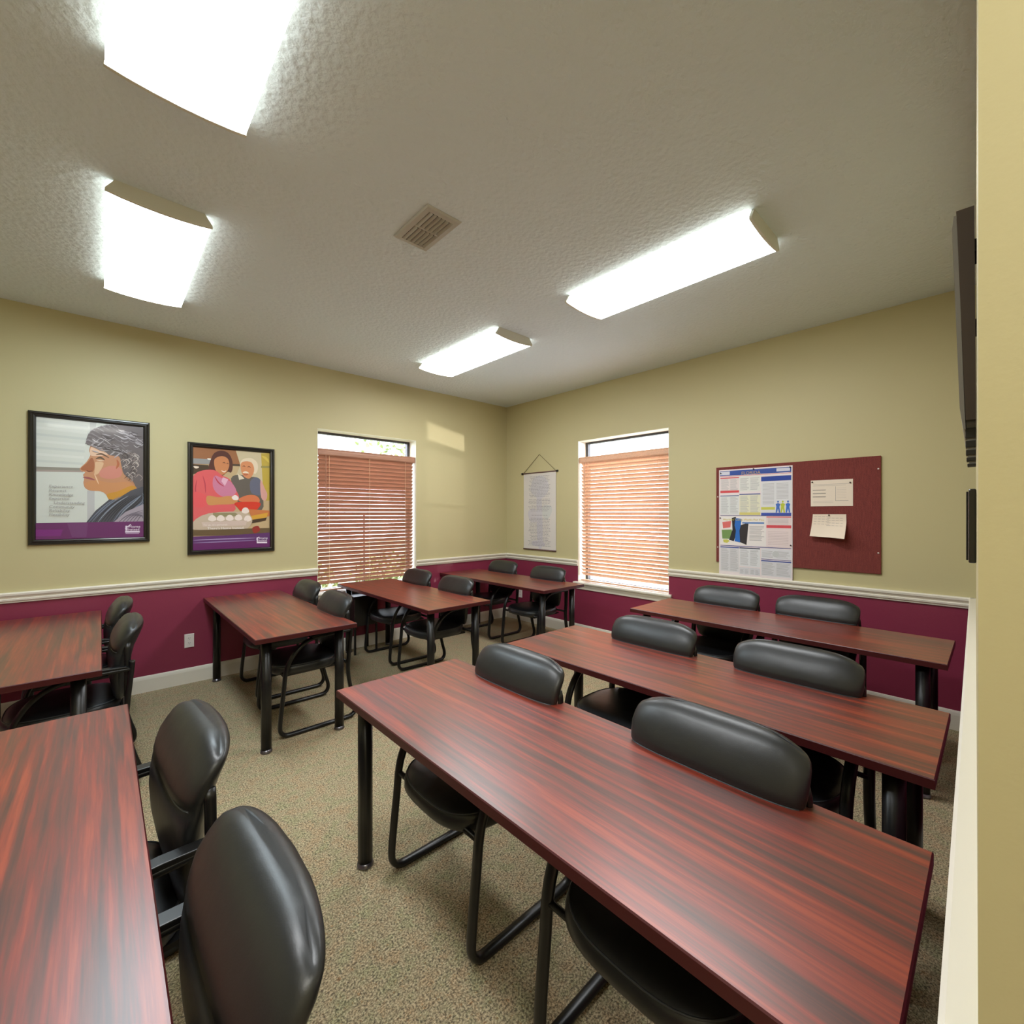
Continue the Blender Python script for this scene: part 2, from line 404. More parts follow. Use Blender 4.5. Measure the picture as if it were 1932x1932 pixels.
fixture(2.61, 3.41, 'smaller looking warm white wraparound ceiling light nearest the room corner', m_lens)
t = thing('ceiling_vent', 'small white louvred air vent in the textured ceiling', 'vent', (1.305, 2.10, HC))
b = MB(); a0, a1, b0, b1 = -.105, .105, -.175, .175
rr = [[(a0+i, b0+i, z), (a1-i, b0+i, z), (a1-i, b1-i, z), (a0+i, b1-i, z)] for i, z in ((0, -.0005), (0, -.004), (.006, -.011), (.032, -.013), (.032, -.0005))]
b.add([p for q in rr for p in q], [(i*4+k, i*4+(k+1) % 4, i*4+4+(k+1) % 4, i*4+4+k) for i in range(4) for k in range(4)])
b.box((a0+.034, -.006, -.0125), (a1-.034, .006, -.001))
m_vent = mat('vent_paint', (188, 186, 178), .5)
b.build('frame', m_vent, t)
b = MB().box((a0+.03, b0+.03, -.002), (a1-.03, b1-.03, -.0005)); b.build('duct_shade', mat('duct_shadow', (64, 60, 52), .8), t)  # flat dark plate stands in for the shade inside the duct
for sy in (-1, 1):
    for k in range(6):
        x = a0+.045+k*.0245; y0, y1 = (b0+.032, -.006) if sy < 0 else (.006, b1-.032)
        MB().prism([(x+.008, -.017), (x-.005, -.006), (x-.007, -.008), (x+.006, -.019)], lambda a, z, tt: (a, y1 if tt else y0, z)).build('louvre', m_vent, t)

# ------------------------------------------------------------------ outlets
def outlet(name, label, P, sx=.036, sz=.06):
    c = P(0, 0, 0)
    t = thing(name, label, 'outlet', c, 0, 'wall outlets')
    def Q(a, d, z): p = P(a, d, z); return (p[0]-c[0], p[1]-c[1], p[2]-c[2])
    MB().prism([(-sx, -sz), (sx, -sz), (sx, sz), (-sx, sz)], lambda a, z, tt: Q(a*(.93 if tt else 1), -.0005-.006*tt, z*(.95 if tt else 1))).build('cover_plate', m_plate, t)
    for z in (-.021, .021):
        MB().prism([(x*.017, z+y*.0145) for x, y in ((-.7,-1),(.7,-1),(1,-.4),(1,.4),(.7,1),(-.7,1),(-1,.4),(-1,-.4))], lambda a, zz, tt: Q(a, -.0065-.002*tt, zz)).build('socket', m_plate, t)
        b = MB()
        for x in (-.006, .006): b.prism([(x-.0013, z-.001), (x+.0013, z-.001), (x+.0013, z+.008), (x-.0013, z+.008)], lambda a, zz, tt: Q(a, -.0085-.0004*tt, zz))
        b.prism([(-.0025, z-.009), (.0025, z-.009), (.0025, z-.005), (-.0025, z-.005)], lambda a, zz, tt: Q(a, -.0085-.0004*tt, zz))
        b.build('slots', m_slot, t)
    return t
outlet('wall_outlet', 'white double outlet on the maroon wall below the framed posters', lambda a, d, z: (.577+a, VW+d, .374+z))
outlet('wall_outlet', 'white outlet low on the maroon wall left of the room corner', lambda a, d, z: (4.16+a, VW+d, .395+z))
outlet('wall_outlet', 'white outlet on the maroon wall just right of the room corner', lambda a, d, z: (UW+d, 4.555+a, .377+z))
outlet('wall_outlet', 'white outlet on the maroon wall under the burgundy board, seen over a tabletop', lambda a, d, z: (UW+d, 1.71+a, .375+z))

# ------------------------------------------------------------------ flat printed sheets
class Print:
    """layers of flat ink polygons; coordinates go through warp(x, y) -> (s, t) in 0..1, t down"""
    def __init__(s, P, w, h, warp, step=.00025):
        s.b = MB(); s.P = P; s.w = w; s.h = h; s.warp = warp; s.k = 0; s.step = step; s.bb = []
    def poly(s, pts, col, smooth=0, raw=False):
        if smooth: pts = [(p.x, p.y) for p in spline([(x, y, 0) for x, y in pts], smooth, True)]
        if not raw: pts = [s.warp(x, y) for x, y in pts]
        pts = [(min(1, max(0, x)), min(1, max(0, y))) for x, y in pts]
        q = (min(p[0] for p in pts), min(p[1] for p in pts), max(p[0] for p in pts), max(p[1] for p in pts))
        lv = 1+max([b[4] for b in s.bb if b[0] < q[2] and b[2] > q[0] and b[1] < q[3] and b[3] > q[1]], default=0)
        s.bb.append((*q, lv)); s.k = max(s.k, lv); d = lv*s.step
        tri = tessellate_polygon([[Vector((x*s.w, y*s.h, 0)) for x, y in pts]])
        s.b.add([s.P(x*s.w, d, (1-y)*s.h) for x, y in pts], [tuple(t) for t in tri], 0, col)
    def rect(s, x0, y0, x1, y1, col, raw=False): s.poly([(x0, y0), (x1, y0), (x1, y1), (x0, y1)], col, 0, raw)
    def stroke(s, pts, wd, col, n=5):
        c = spline([(x, y, 0) for x, y in pts], n); l = []; r = []
        for i, p in enumerate(c):
            t = (c[min(i+1, len(c)-1)]-c[max(i-1, 0)]); t.normalize()
            f = math.sin(PI*(i+.6)/(len(c)+.2)); q = Vector((-t.y, t.x, 0))*wd*.5*f
            l.append((p.x+q.x, p.y+q.y)); r.append((p.x-q.x, p.y-q.y))
        s.poly(l+r[::-1], col)
def text_mesh(b, body, P, x, z, size, col, d=.003, align='LEFT', shear=0, extrude=0):
    cu = bpy.data.curves.new('t', 'FONT'); cu.body = body; cu.size = size; cu.align_x = align; cu.shear = shear; cu.resolution_u = 2
    o = bpy.data.objects.new('t', cu); C.objects.link(o)
    dg = bpy.context.evaluated_depsgraph_get(); me = bpy.data.meshes.new_from_object(o.evaluated_get(dg))
    b.add([P(x+v.co.x, d, z+v.co.y) for v in me.vertices], [tuple(p.vertices) for p in me.polygons], 0, col)
    bpy.data.objects.remove(o); bpy.data.curves.remove(cu); bpy.data.meshes.remove(me)

def framed(name, label, x0, x1, z0, z1):
    t = thing(name, label, 'poster', ((x0+x1)/2, VW, z0), 0, 'framed posters')
    W, H = x1-x0, z1-z0; fw = .042
    P = lambda a, d, z: (a-W/2, -d, z)
    prof = [(0, 0), (0, .020), (.006, .026), (.014, .027), (.020, .021), (.028, .024), (.036, .022), (fw, .010), (fw, 0)]
    b = MB()
    # mitred moulding
    n = len(prof); ring = []
    for (cx, cz, sx, sz) in ((0, 0, 1, 1), (W, 0, -1, 1), (W, H, -1, -1), (0, H, 1, -1)):
        ring.append([P(cx+sx*o, d, cz+sz*o) for o, d in prof])
    v = [p for r in ring for p in r]; f = []
    for i in range(4):
        for k in range(n-1): f.append((i*n+k, i*n+k+1, ((i+1) % 4)*n+k+1, ((i+1) % 4)*n+k))
    b.add(v, f); b.build('frame', m_frame, t)
    MB().box((-W/2+.01, -.008, .01), (W/2-.01, -.001, H-.01)).build('backing_board', m_dark, t)
    iw, ih = W-2*fw+.004, H-2*fw+.004
    PI_ = lambda a, d, z: (a-iw/2, -.0085-d, z+fw-.002)
    return t, PI_, iw, ih

# --- poster with a woman's profile
t, P, iw, ih = framed('framed_poster', 'black framed poster of a grey haired woman in profile above a purple band', -.395, .303, 1.266, 2.263)
def wp(x, y): s = (x-270)/1385; tp = 190+s*130; bt = 1768-s*22; return (s, (y-tp)/(bt-tp))
pr = Print(P, iw, ih, wp)
pr.rect(0, 0, 1, 1, (206, 210, 204), True)
for k in range(7): pr.poly([(270, 230+k*85), (900-k*10, 300+k*80), (900-k*10, 330+k*80), (270, 262+k*85)], (214, 217, 212) if k % 2 else (196, 201, 197))
pr.poly([(925, 240), (1010, 250), (985, 420), (925, 420)], (186, 188, 186))
pr.poly([(270, 832), (840, 850), (840, 905), (270, 895)], (140, 136, 128))
pr.poly([(270, 870), (840, 885), (840, 905), (270, 895)], (160, 146, 142))
pr.rect(890, 1140, 985, 1600, (184, 184, 186))
pr.poly([(960, 540), (915, 620), (930, 680), (880, 770), (800, 850), (812, 885), (862, 905), (838, 935), (846, 965), (850, 1000), (842, 1040), (862, 1105), (930, 1142), (1060, 1152), (1130, 1190), (1200, 1290), (1350, 1260), (1600, 1110), (1560, 860), (1400, 640), (1150, 520)], (190, 134, 100), 4)
pr.poly([(960, 560), (925, 640), (945, 690), (1080, 690), (1180, 660), (1120, 580)], (222, 184, 158), 4)
pr.poly([(950, 715), (885, 785), (812, 850), (830, 880), (905, 885), (965, 895), (985, 800)], (160, 92, 60), 4)
pr.poly([(1000, 770), (1100, 780), (1080, 850), (1035, 920), (985, 930), (990, 840)], (214, 174, 138), 4)
pr.poly([(1060, 880), (1200, 820), (1340, 860), (1330, 960), (1180, 990), (1060, 960)], (202, 130, 116), 4)
pr.poly([(860, 1050), (1000, 1010), (1200, 1040), (1420, 1030), (1500, 1080), (1300, 1190), (1180, 1210), (1080, 1150), (930, 1135)], (196, 136, 92), 4)
pr.poly([(1150, 1190), (1300, 1150), (1480, 1080), (1540, 1120), (1320, 1250), (1200, 1270)], (196, 140, 50), 4)
pr.stroke([(1000, 680), (1080, 668), (1180, 720)], 22, (96, 66, 50))
pr.stroke([(1000, 730), (1060, 715), (1120, 745)], 26, (84, 64, 48))
pr.stroke([(1010, 745), (1060, 755), (1110, 755)], 10, (230, 214, 190))
pr.stroke([(835, 968), (910, 980), (990, 1005)], 26, (150, 74, 84))
pr.stroke([(880, 880), (915, 895), (955, 885)], 14, (110, 50, 34))
pr.stroke([(980, 920), (1010, 990), (1040, 1060)], 16, (226, 190, 156))
pr.stroke([(1280, 740), (1300, 800), (1270, 860)], 34, (176, 96, 60))
pr.poly([(880, 540), (890, 440), (960, 350), (1100, 300), (1260, 290), (1660, 330), (1660, 1110), (1560, 1110), (1500, 1020), (1380, 930), (1340, 800), (1310, 700), (1180, 680), (1080, 600), (960, 560)], (98, 90, 94), 3)
rg = random.Random(3)
for x, y in ((900, 440), (915, 400), (950, 360), (1000, 335), (1060, 310), (1130, 296), (885, 490), (1200, 290)):
    pr.stroke([(x+60, y+70), (x, y+30), (x-18, y+52)], 16, (112, 104, 108), 3); pr.stroke([(x+110, y+46), (x+20, y-4), (x-14, y+14)], 14, (146, 140, 146), 3)
for x, y in ((930, 540), (990, 560), (1050, 590), (1120, 620), (1190, 660), (1250, 690)):
    pr.stroke([(x+120, y-70), (x+40, y-6), (x-6, y+26)], 18, rg.choice([(170, 164, 170), (112, 104, 108)]), 3)
for k in range(70):
    x = rg.uniform(930, 1560); y = rg.uniform(350, 640); l = rg.uniform(70, 190)
    if y < 380 and x < 1050: continue
    g = rg.choice([(176, 170, 178), (150, 144, 150), (64, 56, 62), (196, 190, 194), (120, 112, 118)])
    pr.stroke([(x, y), (x+l*.5, y+l*(.1+.3*rg.random())), (min(1650, x+l), y+l*rg.uniform(.1, .55))], rg.uniform(8, 17), g, 3)
for k in range(36):
    x = rg.uniform(1360, 1600); y = rg.uniform(680, 1060); r = rg.uniform(20, 55)
    g = rg.choice([(190, 180, 176), (134, 122, 122), (70, 58, 60), (160, 146, 142)])
    pr.stroke([(x-r, y), (x, y-r*.8), (min(1640, x+r), y), (x+r*.3, y+r*.7)], rg.uniform(8, 15), g, 3)
pr.poly([(840, 1600), (1000, 1400), (1180, 1255), (1260, 1265), (1480, 1140), (1660, 1090), (1660, 1600)], (72, 74, 86), 0)
for k in range(16):
    x = 900+k*40
    pr.stroke([(x, 1560), (x+110, 1440-k*3), (x+260, 1310-k*2), (min(1640, x+420), 1220-k*3)], 15, rg.choice([(134, 144, 160), (46, 48, 60), (110, 120, 140)]), 3)
pr.poly([(1180, 1600), (1400, 1420), (1660, 1320), (1660, 1600)], (160, 150, 162))
for k in range(6): pr.stroke([(1300+k*50, 1560), (1420+k*40, 1470), (1650, 1400+k*22)], 13, (104, 96, 110), 3)
pr.poly([(268, 1556), (1658, 1545), (1658, 1760), (268, 1772)], (104, 42, 100))
pr.poly([(268, 1640), (590, 1640), (560, 1725), (268, 1725)], (122, 40, 122))
pr.poly([(640, 1560), (900, 1558), (880, 1740), (700, 1742)], (112, 60, 112))
pr.rect(1395, 1668, 1600, 1690, (226, 214, 230)); pr.rect(1400, 1700, 1590, 1707, (210, 190, 216))
pr.rect(1398, 1600, 1425, 1665, (222, 208, 226)); pr.poly([(1390, 1632), (1470, 1578), (1478, 1590), (1398, 1640)], (222, 208, 226))
pr.b.build('poster_print', m_print, t, weld=False)
b = MB(); X = lambda x: (x-270)/1385*iw; dz = pr.k*pr.step+.0004
for i, (wd, x, y) in enumerate([('Experience', 420, 1098), ('Respect', 420, 1150), ('Knowledge', 420, 1205), ('Expertise', 420, 1255), ('Understanding', 475, 1312), ('Community', 420, 1362), ('Reliability', 420, 1412), ('Flexibility', 420, 1464)]):
    s_, t_ = wp(x, y); text_mesh(b, wd, P, s_*iw, (1-t_)*ih, .029, (152, 148, 146), dz, shear=.15)
b.build('lettering', m_print, t, weld=False); b = MB()
s_, t_ = wp(1440, 1628); text_mesh(b, 'Home', P, s_*iw, (1-t_)*ih, .030, (240, 230, 244), dz)
s_, t_ = wp(1428, 1662); text_mesh(b, 'Instead', P, s_*iw, (1-t_)*ih, .026, (240, 230, 244), dz)
b.build('logo_lettering', m_print, t, weld=False)

# --- kitchen poster
t, P, iw, ih = framed('framed_poster', 'black framed poster of a woman in pink and an older man cooking, beside the window', .563, 1.262, 1.133, 2.134)
def wp(x, y): s = (x-208)/1132; tp = 210+s*88; bt = 1750-s*45; return (s, (y-tp)/(bt-tp))
pr = Print(P, iw, ih, wp)
pr.rect(0, 0, 1, 1, (196, 170, 130), True)
pr.poly([(200, 200), (860, 230), (920, 400), (860, 470), (200, 470)], (156, 104, 70))
pr.poly([(200, 380), (560, 400), (560, 470), (200, 460)], (150, 150, 150)); pr.poly([(200, 470), (420, 480), (420, 560), (200, 620)], (72, 56, 44))
pr.stroke([(215, 500), (250, 515), (290, 510)], 34, (240, 220, 200)); pr.stroke([(400, 385), (430, 390), (460, 390)], 20, (245, 240, 230))
pr.poly([(810, 240), (1340, 290), (1340, 1000), (700, 900), (880, 480)], (206, 190, 156))
pr.poly([(1200, 300), (1340, 300), (1340, 1010), (1240, 1010)], (190, 164, 66)); pr.stroke([(1210, 340), (1280, 380), (1330, 440)], 40, (214, 190, 80)); pr.rect(1200, 490, 1340, 520, (150, 140, 80))
pr.poly([(760, 460), (960, 470), (960, 500), (760, 490)], (80, 66, 56))
# older man
pr.poly([(740, 680), (850, 620), (1000, 650), (1120, 660), (1200, 720), (1230, 960), (1210, 1150), (900, 1150), (800, 900)], (104, 96, 88), 3)
pr.poly([(1030, 720), (1130, 660), (1210, 740), (1220, 920), (1050, 900)], (104, 106, 124), 3)
pr.poly([(840, 610), (900, 640), (940, 680), (860, 700)], (228, 214, 190))
pr.poly([(1190, 700), (1260, 830), (1300, 920), (1270, 1010), (1200, 960)], (214, 160, 150), 3)
pr.poly([(876, 500), (884, 430), (930, 385), (1040, 372), (1130, 430), (1152, 520), (1120, 600), (1080, 600), (1000, 520), (900, 480)], (230, 212, 184), 4)
pr.poly([(890, 450), (960, 420), (1050, 440), (1090, 530), (1070, 620), (1010, 680), (930, 645), (888, 550)], (214, 142, 98), 4)
pr.stroke([(915, 590), (960, 583), (1010, 600)], 28, (238, 220, 196)); pr.stroke([(910, 500), (935, 490), (955, 505)], 12, (120, 70, 50)); pr.stroke([(985, 510), (1010, 500), (1040, 515)], 12, (120, 70, 50)); pr.stroke([(925, 610), (960, 625), (1000, 612)], 12, (160, 70, 56))
# woman
pr.poly([(415, 540), (450, 400), (500, 300), (600, 262), (700, 300), (755, 400), (765, 520), (740, 590), (690, 580), (600, 640), (470, 560)], (88, 50, 46), 4)
pr.poly([(500, 400), (600, 345), (690, 380), (715, 470), (690, 560), (640, 615), (590, 620), (520, 560)], (204, 134, 90), 4)
pr.stroke([(600, 560), (640, 580), (670, 560)], 18, (246, 226, 210)); pr.stroke([(615, 445), (640, 440), (660, 455)], 12, (90, 50, 40)); pr.stroke([(672, 455), (690, 452), (705, 462)], 10, (90, 50, 40))
pr.poly([(205, 760), (230, 620), (340, 560), (500, 555), (620, 640), (720, 690), (800, 830), (860, 960), (800, 1060), (780, 1170), (420, 1260), (205, 1320)], (222, 96, 100), 3)
pr.poly([(500, 640), (620, 680), (740, 730), (820, 880), (700, 960), (560, 920), (480, 800)], (206, 128, 156), 3)
pr.poly([(620, 660), (700, 690), (650, 790), (600, 720)], (230, 180, 200))
for q in (((340, 640), (370, 760), (380, 900)), ((500, 640), (560, 740), (640, 800)), ((260, 700), (240, 840), (260, 940))): pr.stroke(q, 18, (190, 66, 82))
pr.poly([(205, 880), (380, 930), (400, 1060), (300, 1120), (205, 1060)], (228, 90, 96), 3)
pr.poly([(400, 940), (560, 960), (700, 940), (800, 960), (840, 1010), (780, 1060), (560, 1070), (410, 1070)], (206, 146, 90), 4)
pr.poly([(860, 980), (980, 930), (1100, 930), (1170, 980), (1160, 1040), (1000, 1040), (870, 1020)], (214, 120, 80), 4)
pr.poly([(750, 960), (800, 925), (850, 960), (840, 1000), (780, 1000)], (240, 226, 220), 4)
pr.poly([(790, 1050), (900, 1030), (1180, 1040), (1150, 1130), (1060, 1180), (900, 1170), (840, 1120)], (214, 60, 44), 4)
pr.poly([(1000, 1140), (1340, 1160), (1340, 1240), (1060, 1300)], (200, 120, 70)); pr.poly([(1040, 1240), (1310, 1190), (1290, 1260), (1060, 1310)], (214, 160, 60))
pr.poly([(1040, 1300), (1290, 1265), (1270, 1310), (1050, 1350)], (70, 52, 40))
pr.poly([(200, 1330), (420, 1200), (900, 1180), (1060, 1280), (980, 1430), (700, 1450), (200, 1440)], (198, 178, 156), 3)
pr.poly([(480, 1190), (800, 1190), (880, 1240), (480, 1260)], (150, 140, 104))
for x, y in ((470, 1275), (590, 1275), (720, 1270), (850, 1265), (955, 1160), (990, 1280)):
    pr.poly([(x-56, y+20), (x-40, y-30), (x, y-48), (x+40, y-30), (x+56, y+20), (x, y+44)], (238, 222, 212), 4)
pr.poly([(320, 1330), (980, 1310), (960, 1380), (340, 1400)], (210, 188, 176))
pr.poly([(205, 1450), (1340, 1420), (1340, 1520), (205, 1530)], (104, 84, 60)); pr.poly([(1060, 1420), (1150, 1390), (1180, 1460), (1090, 1500)], (150, 50, 44), 4)
pr.poly([(205, 1545), (700, 1530), (1340, 1490), (1340, 1710), (205, 1755)], (96, 52, 110)); pr.poly([(205, 1650), (1110, 1610), (1340, 1600), (1340, 1710), (205, 1755)], (100, 36, 100))
pr.stroke([(210, 1600), (600, 1585), (1110, 1570)], 14, (180, 160, 200)); pr.stroke([(210, 1640), (600, 1625), (1110, 1605)], 12, (160, 140, 184))
pr.rect(1130, 1628, 1295, 1650, (240, 230, 240)); pr.rect(1128, 1560, 1150, 1625, (230, 215, 234)); pr.poly([(1120, 1585), (1165, 1548), (1172, 1560), (1128, 1598)], (230, 215, 234))
pr.b.build('poster_print', m_print, t, weld=False)
b = MB(); dz = pr.k*pr.step+.0004
s_, t_ = wp(400, 1442); text_mesh(b, "There's Home Instead.", P, s_*iw, (1-t_)*ih, .032, (246, 240, 236), dz)
s_, t_ = wp(345, 1385); text_mesh(b, "To us, it's personal.", P, s_*iw, (1-t_)*ih, .024, (236, 228, 220), dz)
b.build('lettering', m_print, t, weld=False); b = MB()
s_, t_ = wp(1165, 1590); text_mesh(b, 'Home', P, s_*iw, (1-t_)*ih, .030, (240, 230, 244), dz)
s_, t_ = wp(1155, 1622); text_mesh(b, 'Instead', P, s_*iw, (1-t_)*ih, .026, (240, 230, 244), dz)
b.build('logo_lettering', m_print, t, weld=False)

# --- burgundy pin board, posters and papers on it (right wall: a runs towards -y)
BY1 = 1.822
t = thing('pin_board', 'burgundy fabric pin board on the tan wall right of the window', 'pin board', (UW, 1.207, 1.04))
MB().box((-.016, -.615, 0), (-.0005, .615, .90)).build('fabric_panel', m_board, t, bevel=.002)
for y, z in ((.60, .62), (.60, .14), (-.60, .80), (-.60, .16)):
    MB().lathe((0, 0), [(0, 0), (.006, .0005), (.005, .004), (0, .006)], 10).build('screw_head', m_plate, t)
    o = C.objects[-1]; o.rotation_euler = (0, -PI/2, 0); o.location = (-.016, y, z)
# labour law poster
t = thing('wall_poster', 'tall white FLORIDA poster with blue header pinned over the left of the board', 'poster', (UW, 1.486, .928))
PW, PH = .615, .985
P = lambda a, d, z: (-.0185-d, PW/2-a, z)
def wp(x, y): s = (x-108)/787; tp = 212-s*54; bt = 1305+s*92; return (s, (y-tp)/(bt-tp))
MB().box((-.0183, -PW/2, 0), (-.0165, PW/2, PH)).build('sheet', mat('paper', (224, 214, 212), .6), t)
pr = Print(P, PW, PH, wp)
pr.rect(0, 0, 1, 1, (234, 222, 222), True)
rg = random.Random(5)
def textblock(x0, y0, x1, y1, col=(176, 172, 172), lh=13, head=None):
    y = y0+8
    if head: pr.rect(x0+10, y, x1-10, y+8, head); y += 16
    while y < y1-8:
        pr.rect(x0+8, y, x1-8-rg.random()*(x1-x0)*.35, y+5, col); y += lh
Rp = pr.poly
def quad(x0, y0, x1, y1, col, sk=-.05):
    Rp([(x0, y0), (x1, y0+(x1-x0)*sk), (x1, y1+(x1-x0)*sk), (x0, y1)], col)
pr.rect(.015, .012, .985, .058, (48, 78, 158), True); pr.rect(.02, .018, .16, .05, (214, 214, 224), True); pr.rect(.80, .018, .97, .046, (208, 208, 220), True)
pr.rect(.015, .062, .985, .066, (200, 80, 86), True)
cells = [  # s0, t0, s1, t1, header, body, top bar colour
    (.02, .075, .295, .215, (226, 216, 214), (214, 90, 96)), (.30, .070, .59, .215, (226, 226, 220), None), (.02, .245, .295, .43, (222, 224, 222), (120, 130, 160)),
    (.30, .235, .59, .43, (228, 226, 200), (80, 90, 150)), (.68, .60, .985, .72, (228, 208, 208), None), (.70, .59, .985, .70, (228, 212, 212), None),
    (.02, .735, .295, .97, (218, 216, 218), (52, 74, 150)), (.30, .735, .585, .91, (226, 226, 228), (40, 50, 80)), (.60, .735, .985, .825, (222, 222, 226), None),
    (.60, .84, .985, .98, (218, 216, 220), (52, 74, 150)), (.30, .92, .44, .985, (214, 212, 216), None), (.445, .92, .585, .985, (214, 212, 216), None)]
for s0, t0, s1, t1, bg, bar in cells:
    pr.rect(s0, t0, s1, t1, bg, True)
    if bar: pr.rect(s0, t0, s1, t0+.010, bar, True)
    for half in ((s0+.012, (s0+s1)/2-.008), ((s0+s1)/2+.008, s1-.012)):
        y = t0+.02
        while y < t1-.012:
            pr.rect(half[0], y, half[0]+(half[1]-half[0])*rg.uniform(.7, 1), y+.004, (182, 180, 180), True); y += .0105
pr.rect(.02, .200, .295, .222, (214, 76, 80), True); pr.rect(.30, .408, .59, .432, (216, 206, 120), True)
pr.rect(.60, .085, .985, .128, (34, 66, 156), True); pr.rect(.60, .130, .985, .43, (222, 222, 224), True)
for hs in (.62, .80):
    y = .15
    while y < (.34 if hs < .7 else .29): pr.rect(hs, y, hs+.15, y+.005, (190, 188, 190), True); y += .012
pr.rect(.60, .36, .78, .385, (206, 206, 90), True); pr.rect(.60, .412, .985, .436, (58, 80, 170), True)
for cx, col in ((.82, (70, 110, 190)), (.88, (190, 200, 60)), (.945, (60, 110, 200))):    # three plain figures
    pr.poly([(cx-.03, .410), (cx-.022, .355), (cx-.03, .335), (cx, .325), (cx+.028, .335), (cx+.018, .36), (cx+.028, .410), (cx+.01, .410), (cx, .375), (cx-.012, .410)], col, 0, True)
    pr.poly([(cx+.012*math.cos(k*PI/4), .314+.010*math.sin(k*PI/4)) for k in range(8)], col, 0, True)
pr.rect(.02, .436, .985, .441, (52, 60, 120), True)
pr.rect(.02, .445, .665, .715, (236, 230, 226), True)
pr.poly([(.05, .50), (.18, .49), (.17, .55), (.06, .56)], (220, 110, 104), 0, True); pr.poly([(.04, .575), (.19, .57), (.20, .66), (.05, .66)], (118, 150, 84), 0, True); pr.poly([(.06, .67), (.12, .665), (.16, .68), (.12, .70), (.07, .695)], (206, 200, 90), 0, True)
pr.poly([(.19, .46), (.25, .45), (.26, .60), (.22, .68), (.15, .67), (.20, .57)], (34, 34, 40), 0, True)
pr.poly([(.31, .53), (.43, .50), (.40, .71), (.28, .68)], (50, 44, 44), 0, True)
pr.poly([(.245, .46), (.33, .47), (.32, .53), (.30, .58), (.31, .69), (.23, .68), (.25, .58), (.23, .53)], (40, 110, 196), 0, True)
pr.rect(.34, .498, .64, .512, (90, 130, 190), True)
y = .535
while y < .67: pr.rect(.44, y, .44+.20*rg.uniform(.7, 1), y+.005, (176, 170, 170), True); y += .0115
pr.rect(.67, .445, .985, .52, (230, 214, 212), True); pr.rect(.67, .445, .985, .455, (216, 110, 116), True); pr.rect(.67, .522, .985, .548, (214, 76, 84), True)
pr.rect(.67, .552, .985, .715, (232, 216, 214), True)
y = .58
while y < .70: pr.rect(.69, y, .95, y+.003, (196, 176, 176), True); y += .014
y = .465
while y < .51: pr.rect(.69, y, .95, y+.004, (190, 180, 180), True); y += .011
pr.rect(.02, .722, .985, .728, (40, 54, 130), True); pr.rect(.60, .828, .985, .833, (50, 60, 130), True)
pr.poly([(.79+.045*math.cos(k*PI/6), .78+.028*math.sin(k*PI/6)) for k in range(12)], (200, 202, 202), 0, True)
pr.b.build('sheet_print', m_paper, t, weld=False)
b = MB(); dz = pr.k*pr.step+.0004
text_mesh(b, 'FLORIDA', P, PW*.46, PH*(1-.056), .040, (190, 160, 110), dz, 'CENTER')
b.build('title_lettering', m_paper, t, weld=False); b = MB()
text_mesh(b, "Workers' Comp Works For You", P, PW*.06, PH*(1-.485), .0265, (214, 196, 40), dz)
b.build('subtitle_lettering', m_paper, t, weld=False)
def pin(par, x, y, z):
    o = MB().lathe((0, 0), [(0, 0), (.005, 0), (.004, .005), (.006, .008), (0, .010)], 10).build('push_pin', m_dark, par)
    o.rotation_euler = (0, -PI/2, 0); o.location = (x, y, z)
for q in ((-.0, .975), (.29, .97), (-.29, .955), (.295, .30), (-.295, .53)): pin(t, -.0185, -q[0], q[1])
# two loose papers
t = thing('notice_paper', 'white landscape form with three black lines pinned upright on the burgundy board', 'paper', (UW, .904, 1.560), 0, 'papers on the board')
QW, QH = .283, .214
MB().box((-.0178, -QW/2, 0), (-.0168, QW/2, QH)).build('sheet', mat('paper_cream', (222, 208, 188), .6), t)
P = lambda a, d, z: (-.0179-d, QW/2-a, z)
pr = Print(P, QW, QH, lambda x, y: (x, y))
pr.rect(0, 0, 1, 1, (232, 218, 200))
for k in range(3): pr.rect(.05, .37+k*.13, .37, .388+k*.13, (40, 40, 40))
for k in range(2): pr.rect(.06, .16+k*.05, .94-k*.1, .17+k*.05, (170, 158, 148))
pr.rect(.60, .26, .606, .80, (120, 112, 106)); pr.rect(.60, .795, .9, .803, (120, 112, 106))
for k in range(7): pr.rect(.63, .32+k*.06, .85, .326+k*.06, (190, 176, 164))
for k in range(2): pr.rect(.06, .80+k*.06, .55, .807+k*.06, (180, 168, 158))
pr.b.build('sheet_print', m_paper, t, weld=False); pin(t, -.0178, -.125, .185); pin(t, -.0178, .13, .20)
t = thing('notice_paper', 'cream note curling at its lower right corner, pinned under the landscape form', 'paper', (UW, .918, 1.315), 0, 'papers on the board')
QW, QH = .225, .18
def PC(a, d, z):
    s, tt = a/QW, 1-z/QH
    c = .045*tt**2 + .035*max(0, s-.4)*max(0, tt-.35)*4
    return (-.018-d-c, QW/2-a+(.012*tt if s < .5 else -.006*tt), z-.012*s*tt)
b = MB(); n = 12
for off in (0, .0008):
    v = [PC(QW*i/n, off, QH*j/n) for j in range(n+1) for i in range(n+1)]
    b.add(v, [(j*(n+1)+i, j*(n+1)+i+1, (j+1)*(n+1)+i+1, (j+1)*(n+1)+i) for j in range(n) for i in range(n)], 0, (230, 214, 194), True)
b.build('sheet', m_paper, t, weld=False)
pr = Print(lambda a, d, z: PC(a, d+.001, z), QW, QH, lambda x, y: (x, y))
for k in range(8):
    x0 = .05+.4*(k % 2); 
    for seg in range(4): pr.rect(x0+seg*.12, .10+k*.055, x0+seg*.12+.09, .115+k*.055, (168, 156, 146))
pr.b.build('sheet_print', m_paper, t, weld=False); pin(t, -.018, -.0, .172)

